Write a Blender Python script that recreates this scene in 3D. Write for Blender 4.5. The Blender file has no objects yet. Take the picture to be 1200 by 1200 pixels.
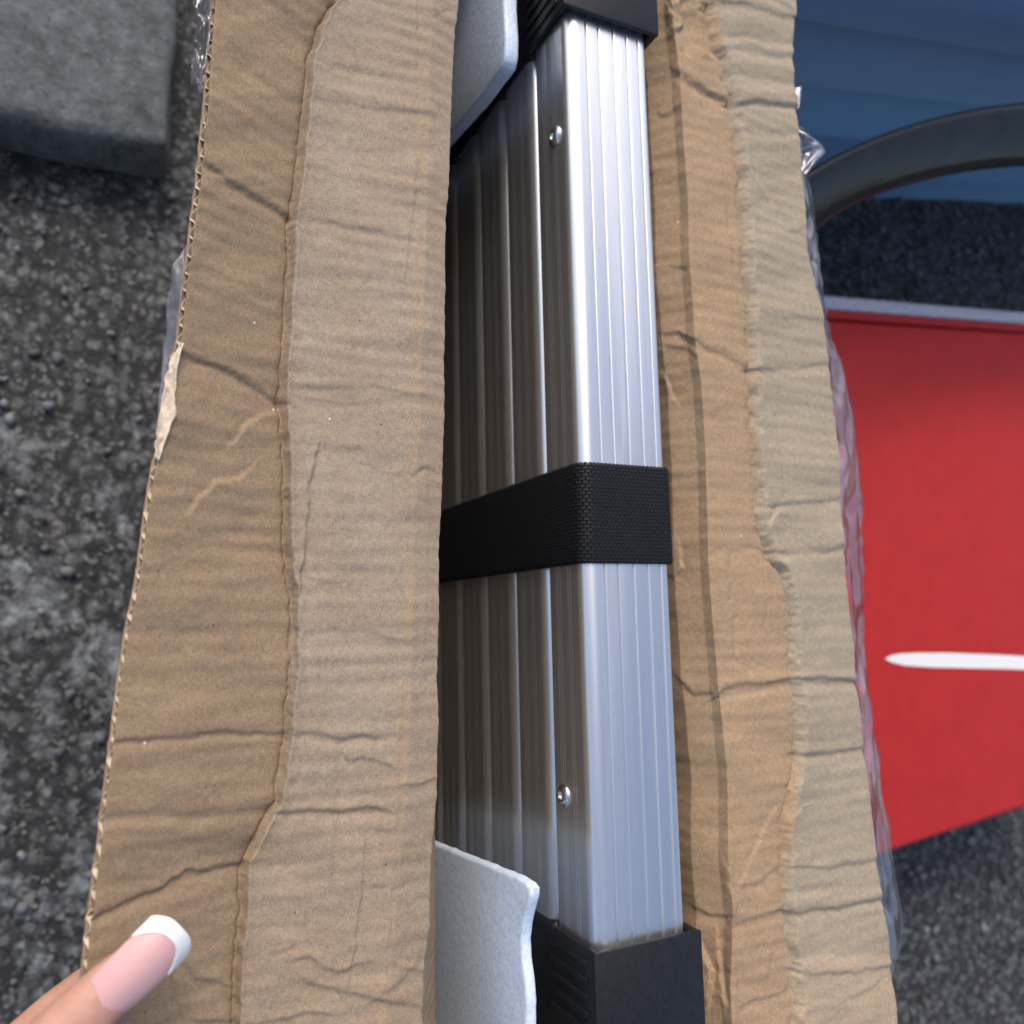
import bpy, bmesh, math, random
import numpy as np
from mathutils import Vector, Matrix

random.seed(7); rng = np.random.default_rng(7)
S = bpy.context.scene
COL = S.collection

# ------------------------------------------------------------------ camera
FPX = 986.0; CZ = 0.80
def _n(v): v = np.array(v, float); return v/np.linalg.norm(v)
_A = _n([2065, 81, FPX]); _N = _n([476, -136, -FPX]); _B = np.cross(_N, _A)
ROT = np.array([_A, _B, _N])
CAMP = np.array([0, 0, CZ])
cam_d = bpy.data.cameras.new('camera'); cam = bpy.data.objects.new('camera', cam_d); COL.objects.link(cam)
r_ = ROT@np.array([1, 0, 0.]); u_ = ROT@np.array([0, -1, 0.]); b_ = ROT@np.array([0, 0, -1.])
M = Matrix(((r_[0], u_[0], b_[0], 0), (r_[1], u_[1], b_[1], 0), (r_[2], u_[2], b_[2], CZ), (0, 0, 0, 1)))
cam.matrix_world = M
cam_d.sensor_width = 36; cam_d.lens = 36*FPX/1200
cam_d.clip_start = 0.01; cam_d.clip_end = 500
cam_d.dof.use_dof = True; cam_d.dof.focus_distance = 0.355; cam_d.dof.aperture_fstop = 8.5
S.camera = cam

# ------------------------------------------------------------------ sky, sun, exposure
SUN_EL, SUN_AZ = math.radians(46), math.radians(-12)   # azimuth from +Y, towards -X
world = bpy.data.worlds.new('World'); S.world = world; world.use_nodes = True
wn = world.node_tree; bg = wn.nodes['Background']
sky = wn.nodes.new('ShaderNodeTexSky'); sky.sky_type = 'NISHITA'; sky.sun_disc = False
sky.sun_elevation = SUN_EL; sky.sun_rotation = SUN_AZ; sky.air_density = 1.0; sky.dust_density = 4.5; sky.ozone_density = 1.0
wn.links.new(sky.outputs[0], bg.inputs[0]); bg.inputs[1].default_value = 0.15
sl = bpy.data.lights.new('sun', 'SUN'); sun = bpy.data.objects.new('sun', sl); COL.objects.link(sun)
sl.energy = 0.7; sl.angle = math.radians(12); sl.color = (1, .98, .95)
sd = Vector((math.sin(SUN_AZ)*math.cos(SUN_EL), math.cos(SUN_AZ)*math.cos(SUN_EL), math.sin(SUN_EL)))
sun.rotation_euler = sd.to_track_quat('Z', 'Y').to_euler(); sun.location = sd*5
S.view_settings.view_transform = 'Standard'; S.view_settings.look = 'None'; S.view_settings.gamma = 1
S.view_settings.exposure = 0.44

# ------------------------------------------------------------------ helpers
def U(x, y, z):
    """a point at world height z seen at photo position x, y"""
    d = ROT@np.array([x-600., y-600., FPX]); return CAMP + d*((z-CZ)/d[2])
def UY(x, y, Y):
    d = ROT@np.array([x-600., y-600., FPX]); return CAMP + d*(Y/d[1])
def UX(x, y, X):
    d = ROT@np.array([x-600., y-600., FPX]); return CAMP + d*(X/d[0])
def proj(P):
    q = (np.asarray(P)-CAMP)@ROT
    return 600+FPX*q[..., 0]/q[..., 2], 600+FPX*q[..., 1]/q[..., 2]

def mesh_obj(name, V, Fs, mat=None, parent=None, smooth=True, sharp=None):
    me = bpy.data.meshes.new(name)
    V = np.asarray(V, dtype=np.float64)
    me.from_pydata(V.tolist(), [], Fs if isinstance(Fs, list) else Fs.tolist())
    me.validate(); me.update()
    if smooth:
        me.polygons.foreach_set('use_smooth', [True]*len(me.polygons))
        if sharp: me.set_sharp_from_angle(angle=math.radians(sharp))
    o = bpy.data.objects.new(name, me); COL.objects.link(o)
    if mat: me.materials.append(mat)
    if parent: o.parent = parent
    return o
def empty(name, loc, label=None, cat=None, group=None):
    o = bpy.data.objects.new(name, None); COL.objects.link(o); o.location = loc; o.empty_display_size = .03
    if label: o['label'] = label
    if cat: o['category'] = cat
    if group: o['group'] = group
    return o
def keep(o, root):
    """parent o (built in world space) to a root that stands somewhere else"""
    bpy.context.view_layer.update()
    o.parent = root; o.matrix_parent_inverse = Matrix.Translation(-Vector(root.location)); return o
def tag(o, label=None, cat=None, group=None, kind=None):
    if label: o['label'] = label
    if cat: o['category'] = cat
    if group: o['group'] = group
    if kind: o['kind'] = kind
    return o
def bm_obj(name, bm, mat, parent=None, smooth=True, sharp=35):
    me = bpy.data.meshes.new(name); bm.normal_update(); bm.to_mesh(me); bm.free()
    if smooth:
        me.polygons.foreach_set('use_smooth', [True]*len(me.polygons)); me.set_sharp_from_angle(angle=math.radians(sharp))
    o = bpy.data.objects.new(name, me); COL.objects.link(o); me.materials.append(mat)
    if parent: o.parent = parent
    return o
def box_bm(bm, x0, x1, y0, y1, z0, z1, bev=0, seg=2):
    r = bmesh.ops.create_cube(bm, size=1)
    vs = r['verts']
    for v in vs:
        v.co = Vector((x0+(v.co.x+.5)*(x1-x0), y0+(v.co.y+.5)*(y1-y0), z0+(v.co.z+.5)*(z1-z0)))
    if bev:
        es = list({e for v in vs for e in v.link_edges})
        bmesh.ops.bevel(bm, geom=es, offset=bev, segments=seg, affect='EDGES', profile=.5)
    return bm
class VN:
    """value noise on a lattice"""
    def __init__(s, seed): s.g = np.random.default_rng(seed).uniform(-1, 1, (256, 256))
    def __call__(s, x, y):
        xi = np.floor(x).astype(int); yi = np.floor(y).astype(int); fx = x-xi; fy = y-yi
        fx = fx*fx*(3-2*fx); fy = fy*fy*(3-2*fy); g = s.g
        a = g[xi % 256, yi % 256]; b = g[(xi+1) % 256, yi % 256]; c = g[xi % 256, (yi+1) % 256]; d = g[(xi+1) % 256, (yi+1) % 256]
        return (a*(1-fx)+b*fx)*(1-fy)+(c*(1-fx)+d*fx)*fy
def grid_faces(nr, nc, off=0, flip=False):
    i, j = np.meshgrid(np.arange(nr-1), np.arange(nc-1), indexing='ij'); a = (i*nc+j).ravel()+off
    f = np.stack([a, a+1, a+nc+1, a+nc], 1)
    return f[:, ::-1] if flip else f

# ------------------------------------------------------------------ materials
def mat_new(name):
    m = bpy.data.materials.new(name); m.use_nodes = True; nt = m.node_tree; p = nt.nodes['Principled BSDF']; return m, nt, p
def N(nt, t, **k):
    n = nt.nodes.new(t)
    for a, b in k.items():
        if a in n.inputs: n.inputs[a].default_value = b
        else: setattr(n, a, b)
    return n
def L(nt, a, b): nt.links.new(a, b)
def coords(nt, scale=(1, 1, 1)):
    tc = N(nt, 'ShaderNodeNewGeometry'); mp = N(nt, 'ShaderNodeMapping'); mp.inputs['Scale'].default_value = scale
    L(nt, tc.outputs['Position'], mp.inputs[0]); return mp.outputs[0]
def noise(nt, co, scale, detail=3, rough=.5):
    n = N(nt, 'ShaderNodeTexNoise'); n.inputs['Scale'].default_value = scale; n.inputs['Detail'].default_value = detail; n.inputs['Roughness'].default_value = rough
    L(nt, co, n.inputs['Vector']); return n.outputs['Fac']
def ramp(nt, fac, stops):
    r = N(nt, 'ShaderNodeValToRGB'); e = r.color_ramp.elements
    while len(e) < len(stops): e.new(.5)
    for k, (p, c) in enumerate(stops): e[k].position = p; e[k].color = (c, c, c, 1) if not hasattr(c, '__len__') else (*c, 1)
    L(nt, fac, r.inputs[0]); return r.outputs[0]
def mix(nt, fac, a, b, mode='MIX'):
    m = N(nt, 'ShaderNodeMix'); m.data_type = 'RGBA'; m.blend_type = mode
    for s, v in ((0, fac), (6, a), (7, b)):
        if hasattr(v, 'is_output'): L(nt, v, m.inputs[s])
        elif s == 0: m.inputs[0].default_value = v
        else: m.inputs[s].default_value = (*v, 1)
    return m.outputs[2]
def bump(nt, h, strength, dist, prev=None):
    b = N(nt, 'ShaderNodeBump'); b.inputs['Strength'].default_value = strength; b.inputs['Distance'].default_value = dist
    L(nt, h, b.inputs['Height'])
    if prev is not None: L(nt, prev, b.inputs['Normal'])
    return b.outputs[0]
def simple(name, col, rough=.5, metal=0, spec=.5, bscale=0, bdist=0, var=0):
    m, nt, p = mat_new(name)
    p.inputs['Roughness'].default_value = rough; p.inputs['Metallic'].default_value = metal; p.inputs['Specular IOR Level'].default_value = spec
    co = coords(nt)
    if var:
        f = noise(nt, co, bscale*.3 or 80, 4)
        c = mix(nt, ramp(nt, f, [(.3, 0), (.7, 1)]), tuple(x*(1-var) for x in col), tuple(min(1, x*(1+var)) for x in col)); L(nt, c, p.inputs['Base Color'])
    else: p.inputs['Base Color'].default_value = (*col, 1)
    if bdist: L(nt, bump(nt, noise(nt, co, bscale, 3), 1, bdist), p.inputs['Normal'])
    return m

def cardboard_mat():
    m, nt, p = mat_new('kraft_cardboard')
    at = N(nt, 'ShaderNodeAttribute', attribute_name='tint')
    co = coords(nt)
    # mottled pulp: fine grain, medium clouds, stretched fibres
    g1 = noise(nt, co, 1500, 2, .6); g2 = noise(nt, co, 420, 3, .6); g3 = noise(nt, co, 38, 4, .6)
    cf = coords(nt, (1, .22, 1)); fb = noise(nt, cf, 2300, 2, .6)
    cf2 = coords(nt, (.2, 1, 1)); fb2 = noise(nt, cf2, 2100, 2, .6)
    c = mix(nt, ramp(nt, g3, [(.3, .86), (.7, 1.1)]), (0, 0, 0), at.outputs['Color'], 'MIX')
    c = mix(nt, 1, at.outputs['Color'], ramp(nt, g3, [(.3, .93), (.7, 1.0)]), 'MULTIPLY')
    c = mix(nt, 1, c, ramp(nt, g1, [(.3, .66), (.7, 1.0)]), 'MULTIPLY')
    c = mix(nt, 1, c, ramp(nt, g2, [(.3, .80), (.7, 1.0)]), 'MULTIPLY')
    c = mix(nt, 1, c, ramp(nt, fb, [(.3, .86), (.62, 1.0)]), 'MULTIPLY')
    c = mix(nt, ramp(nt, fb2, [(.70, 0), (.80, .5)]), c, (.62, .50, .38))
    # stray pale and dark fibres
    v = N(nt, 'ShaderNodeTexVoronoi'); v.inputs['Scale'].default_value = 230; L(nt, coords(nt, (1, .7, .5)), v.inputs['Vector'])
    sel = N(nt, 'ShaderNodeMath', operation='GREATER_THAN'); sel.inputs[1].default_value = .975
    sp = N(nt, 'ShaderNodeSeparateColor'); L(nt, v.outputs['Color'], sp.inputs[0]); L(nt, sp.outputs[0], sel.inputs[0])
    dk = N(nt, 'ShaderNodeMath', operation='LESS_THAN'); dk.inputs[1].default_value = .03; L(nt, sp.outputs[1], dk.inputs[0])
    dot = ramp(nt, v.outputs['Distance'], [(.06, 1), (.11, 0)])
    a = N(nt, 'ShaderNodeMath', operation='MULTIPLY'); L(nt, dot, a.inputs[0]); L(nt, sel.outputs[0], a.inputs[1])
    a2 = N(nt, 'ShaderNodeMath', operation='MULTIPLY'); L(nt, dot, a2.inputs[0]); L(nt, dk.outputs[0], a2.inputs[1])
    c = mix(nt, a.outputs[0], c, (.8, .72, .62)); c = mix(nt, a2.outputs[0], c, (.12, .08, .05))
    L(nt, c, p.inputs['Base Color'])
    p.inputs['Roughness'].default_value = .78; p.inputs['Specular IOR Level'].default_value = .25
    b = bump(nt, g2, .5, .0002); b = bump(nt, g1, .6, .00008, b)
    # faint washboard of the flutes
    L(nt, b, p.inputs['Normal'])
    return m
def alu_mat(name, base=(.88, .89, .90), rough=.30, streak=1):
    m, nt, p = mat_new(name)
    p.inputs['Metallic'].default_value = .93
    cs = coords(nt, (1, .004, 1)); f = noise(nt, cs, 2600, 4, .7)
    cs2 = coords(nt, (1, .02, 1)); f2 = noise(nt, cs2, 500, 3, .6)
    c = mix(nt, ramp(nt, f, [(.3, 0), (.7, 1)]), tuple(x*.86 for x in base), base)
    co = coords(nt); v = noise(nt, co, 900, 2)
    c = mix(nt, ramp(nt, v, [(.68, 0), (.75, .35)]), c, (.45, .45, .46))
    L(nt, c, p.inputs['Base Color'])
    rr = N(nt, 'ShaderNodeMapRange'); rr.inputs['To Min'].default_value = rough-.06; rr.inputs['To Max'].default_value = rough+.1; L(nt, f2, rr.inputs['Value']); L(nt, rr.outputs[0], p.inputs['Roughness'])
    L(nt, bump(nt, f, .55*streak, .00004), p.inputs['Normal'])
    p.inputs['Anisotropic'].default_value = .35
    return m
def foam_mat():
    m, nt, p = mat_new('white_foam')
    co = coords(nt); cs = coords(nt, (1, 1, .25))
    f = noise(nt, co, 520, 3, .75); f2 = noise(nt, coords(nt, (1, 1, .4)), 260, 4, .65)
    L(nt, mix(nt, ramp(nt, f, [(.38, 0), (.62, 1)]), (.54, .65, .80), (.70, .80, .93)), p.inputs['Base Color'])
    p.inputs['Roughness'].default_value = .45; p.inputs['Subsurface Weight'].default_value = .25; p.inputs['Subsurface Radius'].default_value = (.004, .004, .005); p.inputs['Subsurface Scale'].default_value = 1
    v = N(nt, 'ShaderNodeTexVoronoi'); v.inputs['Scale'].default_value = 420; L(nt, coords(nt, (1, .6, 1)), v.inputs['Vector'])
    b = bump(nt, v.outputs['Distance'], .35, .0003); b = bump(nt, f2, .6, .0004, b); L(nt, b, p.inputs['Normal'])
    return m
def webbing_mat():
    m, nt, p = mat_new('black_webbing')
    # herring-bone like knit: two rows of slanted stitches, from UV laid along the strap in metres
    uv = N(nt, 'ShaderNodeUVMap', uv_map='UVMap'); br = N(nt, 'ShaderNodeTexBrick')
    L(nt, uv.outputs[0], br.inputs['Vector']); br.inputs['Scale'].default_value = 1
    br.inputs['Brick Width'].default_value = .0024; br.inputs['Row Height'].default_value = .0017; br.inputs['Mortar Size'].default_value = .00035; br.inputs['Mortar Smooth'].default_value = 1
    br.offset = .5
    inv = N(nt, 'ShaderNodeMath', operation='SUBTRACT'); inv.inputs[0].default_value = 1; L(nt, br.outputs['Fac'], inv.inputs[1])
    L(nt, mix(nt, inv.outputs[0], (.001, .001, .0015), (.006, .007, .010)), p.inputs['Base Color'])
    p.inputs['Roughness'].default_value = .42; p.inputs['Specular IOR Level'].default_value = .35
    L(nt, bump(nt, inv.outputs[0], 1, .0007), p.inputs['Normal'])
    return m
def film_mat():
    m, nt, p = mat_new('clear_film')
    nt.nodes.remove(p); out = nt.nodes['Material Output']
    tr = N(nt, 'ShaderNodeBsdfTransparent'); tr.inputs[0].default_value = (.97, .96, .98, 1)
    gl = N(nt, 'ShaderNodeBsdfGlossy'); gl.inputs['Roughness'].default_value = .16
    df = N(nt, 'ShaderNodeBsdfDiffuse'); df.inputs[0].default_value = (.78, .74, .82, 1)
    tl = N(nt, 'ShaderNodeBsdfTranslucent'); tl.inputs[0].default_value = (.80, .76, .84, 1)
    dd = N(nt, 'ShaderNodeMixShader'); dd.inputs[0].default_value = .4; L(nt, df.outputs[0], dd.inputs[1]); L(nt, tl.outputs[0], dd.inputs[2])
    fr = N(nt, 'ShaderNodeFresnel'); fr.inputs[0].default_value = 1.35
    co = coords(nt, (1, .35, 1)); b = bump(nt, noise(nt, co, 110, 2, .5), .3, .0015)
    L(nt, b, gl.inputs['Normal'])
    f = ramp(nt, noise(nt, co, 75, 3, .6), [(.48, .02), (.55, .10), (.74, .32)])
    m1 = N(nt, 'ShaderNodeMixShader'); L(nt, f, m1.inputs[0]); L(nt, tr.outputs[0], m1.inputs[1]); L(nt, dd.outputs[0], m1.inputs[2])
    m2 = N(nt, 'ShaderNodeMixShader'); mm = N(nt, 'ShaderNodeMath', operation='MULTIPLY_ADD'); mm.inputs[1].default_value = .6; mm.inputs[2].default_value = .05; L(nt, fr.outputs[0], mm.inputs[0]); mm.use_clamp = True
    L(nt, mm.outputs[0], m2.inputs[0]); L(nt, m1.outputs[0], m2.inputs[1]); L(nt, gl.outputs[0], m2.inputs[2])
    L(nt, m2.outputs[0], out.inputs[0]); return m
def ground_mat():
    m, nt, p = mat_new('weathered_aggregate')
    co = coords(nt)
    v = N(nt, 'ShaderNodeTexVoronoi'); v.inputs['Scale'].default_value = 110; L(nt, co, v.inputs['Vector'])
    v2 = N(nt, 'ShaderNodeTexVoronoi'); v2.inputs['Scale'].default_value = 280; L(nt, co, v2.inputs['Vector'])
    sp = N(nt, 'ShaderNodeSeparateColor'); L(nt, v.outputs['Color'], sp.inputs[0])
    sp2 = N(nt, 'ShaderNodeSeparateColor'); L(nt, v2.outputs['Color'], sp2.inputs[0])
    c = mix(nt, ramp(nt, sp.outputs[0], [(.45, 0), (1, 1)]), (.016, .017, .019), (.10, .105, .11))
    c = mix(nt, ramp(nt, sp2.outputs[1], [(.6, 0), (.95, .7)]), c, (.22, .22, .21))
    c = mix(nt, ramp(nt, v.outputs['Distance'], [(.35, 0), (.75, .8)]), c, (.012, .012, .013))
    big = noise(nt, co, 16, 5, .65)
    sx = N(nt, 'ShaderNodeSeparateXYZ'); L(nt, co, sx.inputs[0])
    wr = N(nt, 'ShaderNodeMapRange'); wr.inputs['From Min'].default_value = .1; wr.inputs['From Max'].default_value = .4; wr.inputs['To Min'].default_value = 0; wr.inputs['To Max'].default_value = -.12; L(nt, sx.outputs[0], wr.inputs['Value'])
    wy = N(nt, 'ShaderNodeMapRange'); wy.inputs['From Min'].default_value = .13; wy.inputs['From Max'].default_value = .26; wy.inputs['To Min'].default_value = 0; wy.inputs['To Max'].default_value = -.10; L(nt, sx.outputs[1], wy.inputs['Value'])
    ad = N(nt, 'ShaderNodeMath', operation='ADD'); L(nt, big, ad.inputs[0]); L(nt, wr.outputs[0], ad.inputs[1])
    ad2 = N(nt, 'ShaderNodeMath', operation='ADD'); L(nt, ad.outputs[0], ad2.inputs[0]); L(nt, wy.outputs[0], ad2.inputs[1]); big = ad2.outputs[0]
    c = mix(nt, ramp(nt, big, [(.52, 0), (.66, .6)]), c, mix(nt, ramp(nt, noise(nt, co, 120, 4, .7), [(.35, 0), (.6, 1)]), (.09, .10, .11), (.42, .47, .50)))
    L(nt, c, p.inputs['Base Color']); p.inputs['Roughness'].default_value = .8
    inv = N(nt, 'ShaderNodeMath', operation='SUBTRACT'); inv.inputs[0].default_value = 1; L(nt, v.outputs['Distance'], inv.inputs[1])
    b = bump(nt, inv.outputs[0], .5, .003); b = bump(nt, noise(nt, co, 300, 4), .7, .002, b); L(nt, b, p.inputs['Normal'])
    return m
MC = cardboard_mat()
MA = alu_mat('anodised_aluminium', rough=.30)
MRIV = simple('rivet_steel', (.78, .78, .78), .22, 1, bscale=600, bdist=.00005)
MBLK = simple('black_plastic', (.010, .011, .013), .42, spec=.4, bscale=1400, bdist=.00012, var=.3)
MFOAM = foam_mat(); MWEB = webbing_mat(); MFILM = film_mat(); MGR = ground_mat()
MPAPER = simple('torn_pale_paper', (.66, .55, .42), .9, spec=.2, bscale=900, bdist=.0004, var=.15)
MFLUTE = simple('flute_paper', (.60, .48, .34), .9, spec=.2, bscale=900, bdist=.0002, var=.15)

# ------------------------------------------------------------------ ground
def ground():
    n = 220; c = 3.0
    t = np.linspace(-1, 1, n); g = np.sign(t)*np.abs(t)**3*c*6
    X, Y = np.meshgrid(.3+g, .1+g, indexing='ij')
    vn = VN(3); Z = .0025*vn(X*40+9, Y*40+5)+.0015*vn(X*110, Y*110)
    Z = np.where((abs(X) < 3) & (abs(Y) < 3), Z, 0)-.003
    o = mesh_obj('ground', np.stack([X, Y, Z], -1).reshape(-1, 3), grid_faces(n, n, flip=False)[:, ::-1], MGR); tag(o, kind='structure')
    return o
ground()
def pebbles():
    # loose stones bedded in the ground, each a squashed low-poly lump
    bm = bmesh.new(); bmesh.ops.create_icosphere(bm, subdivisions=1, radius=1)
    base = np.array([v.co[:] for v in bm.verts]); bf = np.array([[v.index for v in f.verts] for f in bm.faces]); bm.free()
    Vs = []; Fs = []; k = 0; cols = []
    def area(n, fx, fy, r0, r1):
        nonlocal k
        for _ in range(n):
            x = random.uniform(*fx); y = random.uniform(*fy); r = random.uniform(r0, r1)**1.0
            s = np.array([r*random.uniform(.8, 1.4), r*random.uniform(.7, 1.1), r*.55]); a = random.uniform(0, 6.28)
            b = base*(1+np.random.default_rng(k).uniform(-.32, .30, (len(base), 1)))*s
            b = b@np.array([[math.cos(a), math.sin(a), 0], [-math.sin(a), math.cos(a), 0], [0, 0, 1]])
            Vs.append(b+[x, y, r*.12]); Fs.append(bf+len(base)*k); k += 1
    area(420, (-.25, .14), (-.45, .55), .0015, .0055)
    area(1500, (.42, 1.35), (-.5, .66), .002, .006)
    m = simple('pebble_stone', (.13, .14, .15), .8, bscale=60, bdist=.0001, var=.85)
    o = mesh_obj('pebbles', np.concatenate(Vs), np.concatenate(Fs), m); tag(o, 'small dark and pale stones bedded in the rough ground', kind='stuff')
pebbles()

# concrete kerb block, top left of the picture
def kerb():
    bm = bmesh.new()
    p0 = U(200, 175, .05)
    box_bm(bm, p0[0]-.55, p0[0], p0[1]-.005, p0[1]+.75, -.01, .055, .014, 4)
    bmesh.ops.subdivide_edges(bm, edges=[e for e in bm.edges if e.calc_length() > .1], cuts=14, use_grid_fill=True)
    vn = VN(11)
    for v in bm.verts:
        v.co += Vector((.004*float(vn(np.array(v.co.y*45+7), np.array(v.co.z*90))), .004*float(vn(np.array(v.co.x*45+70), np.array(v.co.z*90))), .003*float(vn(np.array(v.co.x*60), np.array(v.co.y*60)))))
    m, nt, p = mat_new('old_concrete'); co = coords(nt)
    f = noise(nt, co, 38, 8, .8); f2 = noise(nt, co, 190, 4, .65)
    c = mix(nt, ramp(nt, f, [(.3, 0), (.7, 1)]), (.03, .036, .04), (.18, .20, .205)); c = mix(nt, ramp(nt, f2, [(.58, 0), (.7, .6)]), c, (.24, .27, .28)); c = mix(nt, ramp(nt, f2, [(.36, .7), (.42, 0)]), c, (.05, .05, .05))
    L(nt, c, p.inputs['Base Color']); p.inputs['Roughness'].default_value = .85
    L(nt, bump(nt, f2, .8, .002, bump(nt, f, .7, .006)), p.inputs['Normal'])
    o = bm_obj('kerb_block', bm, m, sharp=50); tag(o, 'weathered pale grey concrete block lying beside the cardboard box', 'concrete block')
kerb()

# ------------------------------------------------------------------ blue lapped siding
def siding():
    PW = np.array([.815, .577, 0.]); yaw = math.radians(10.4); nw = np.array([-math.sin(yaw), math.cos(yaw), 0])
    def hit(x, y):
        d = ROT@np.array([x-600., y-600., FPX]); return CAMP+d*((PW-CAMP)@nw/(d@nw))
    root = empty('siding_wall', tuple(PW), 'blue lapped board siding wall above the black chair arm', 'wall'); root.rotation_euler = (0, 0, yaw)
    m = simple('blue_painted_siding', (.20, .35, .50), .75, spec=.15, bscale=90, bdist=.0004, var=.03)
    zs = [hit(935, y)[2] for y in (5, 80, 142)]
    pitch = (zs[0]-zs[2])/2; print('siding pitch', pitch, zs)
    z = zs[1]-pitch*12
    x0, x1 = -.45, 1.9; me = None
    while z < .46:
        if z+pitch > 0:
            if me is None:
                t = .019                                  # tapered board, thick at its lower edge
                V = [(x0, 0, 0), (x1, 0, 0), (x0, -t+.0015, 0), (x1, -t+.0015, 0), (x0, -.0015, pitch+.004), (x1, -.0015, pitch+.004), (x0, 0, pitch+.004), (x1, 0, pitch+.004), (x0, -t, .002), (x1, -t, .002)]
                F = [(2, 0, 1, 3), (8, 2, 3, 9), (4, 8, 9, 5), (6, 4, 5, 7), (0, 6, 7, 1), (0, 2, 8, 4, 6), (1, 7, 5, 9, 3)]
                o = mesh_obj('board', V, [tuple(f) for f in F], m, smooth=False); me = o.data
            else:
                o = bpy.data.objects.new('board', me); COL.objects.link(o)
            o.parent = root; o.location = (0, 0, z)
        z += pitch
    b = box_bm(bmesh.new(), x0, x1, .001, .08, 0, z-.002); bm_obj('wall_core', b, m, root)
siding()

# ------------------------------------------------------------------ chair arm: a wide black bent metal bar
def chair():
    root = empty('patio_chair', (.95, .35, 0), 'black glossy chair with a wide curved metal arm in front of the blue siding', 'chair')
    m, nt, p = mat_new('black_gloss_paint'); p.inputs['Base Color'].default_value = (.008, .008, .009, 1); p.inputs['Roughness'].default_value = .14
    p.inputs['Specular IOR Level'].default_value = .32
    co = coords(nt); L(nt, bump(nt, noise(nt, co, 45, 2), .3, .0015), p.inputs['Normal'])
    z = .37
    top = [(800, 330), (870, 262), (940, 207), (990, 178), (1050, 152), (1130, 128), (1230, 112), (1330, 118), (1450, 150), (1600, 215)]
    bot = [(850, 395), (905, 330), (955, 272), (1000, 246), (1050, 224), (1130, 201), (1230, 186), (1330, 195), (1445, 225), (1585, 290)]
    # dense splines of the two borders
    def dens(pl, n=90):
        pl = np.array(pl, float); t = np.arange(len(pl)); tt = np.linspace(0, len(pl)-1, n)
        out = []
        for c in range(2):
            co_ = np.polyfit(t, pl[:, c], 5); out.append(np.polyval(co_, tt))
        return np.stack(out, 1)
    T = [U(x, y, z+.026) for x, y in dens(top)]; B = [U(x, y, z-.004) for x, y in dens(bot)]
    V = []; n = 20
    for a, b in zip(T, B):
        a = np.array(a); b = np.array(b); mid = (a+b)/2; h = (a-b)/2; hw = np.linalg.norm(h); e = h/hw
        up = np.array([0, 0, 1.]); up -= e*up@e; up /= np.linalg.norm(up)
        for k in range(n):
            th = 2*math.pi*k/n; cx, sx = math.cos(th), math.sin(th)
            q = .42
            V.append(mid+e*hw*math.copysign(abs(cx)**q, cx)+up*(.010*math.copysign(abs(sx)**.6, sx)-.010+.003*cx*cx*-1))
    nr = len(T); F = []
    for i in range(nr-1):
        for k in range(n): F.append((i*n+k, i*n+(k+1) % n, (i+1)*n+(k+1) % n, (i+1)*n+k))
    F.append(tuple(range(n))); F.append(tuple((nr-1)*n+k for k in range(n))[::-1])
    o = mesh_obj('armrest', V, F, m, sharp=70); keep(o, root)
    for (x, y) in ((1590, 255), (880, 300)):
        P = U(x, y, z)
        bm = bmesh.new(); box_bm(bm, P[0]-.012, P[0]+.012, P[1]-.02, P[1]+.02, 0, z-.006, .004, 2); keep(bm_obj('leg', bm, m), root)
chair()

# ------------------------------------------------------------------ red storage tote
def tote():
    zt = .17; yaw = math.radians(5); c, sn = math.cos(yaw), math.sin(yaw)
    o = U(1040, 1001, zt); far = U(1000, 354, zt); left = U(985, 700, zt)
    def loc(P): d = np.array(P)-o; return np.array([d[0]*c+d[1]*sn, -d[0]*sn+d[1]*c, P[2]])
    y1 = loc(far)[1]; x0 = loc(left)[0]; x1 = x0+.42; y0 = 0
    root = empty('red_cooler', (o[0], o[1], 0), 'bright red soft-sided cooler with pale grey trim behind the box flap', 'cooler'); root.rotation_euler = (0, 0, yaw)
    m = simple('red_coated_fabric', (.44, .020, .018), .6, spec=.3, bscale=150, bdist=.0004, var=.06)
    b = bmesh.new(); box_bm(b, x0, x1, y0, y1-.020, .0, zt, .007, 3); bm_obj('body', b, m, root)
    b = bmesh.new(); box_bm(b, x0+.002, x1-.002, y1-.021, y1-.012, zt-.004, zt+.0035, .0022, 3); bm_obj('seam', b, m, root)
    mg = simple('pale_grey_piping', (.50, .50, .56), .8, bscale=900, bdist=.0008, var=.25)
    b = bmesh.new(); box_bm(b, x0-.002, x1+.002, y1-.0115, y1+.004, .02, zt+.004, .004, 3); bm_obj('trim', b, mg, root)
    # flat printed mark: only its pointed left end shows in the photo
    mw = simple('white_print', (.8, .8, .78), .5)
    pts = [(1037, 772), (1044, 768), (1054, 766), (1075, 765), (1110, 765), (1165, 767), (1240, 771), (1240, 786), (1180, 784), (1130, 783), (1090, 782), (1060, 780), (1044, 776)]
    V = [loc(U(x, y, zt+.0006)) for x, y in pts]; q = mesh_obj('printed_mark', V, [tuple(range(len(V)))[::-1]], mw); q.parent = root
tote()

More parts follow.
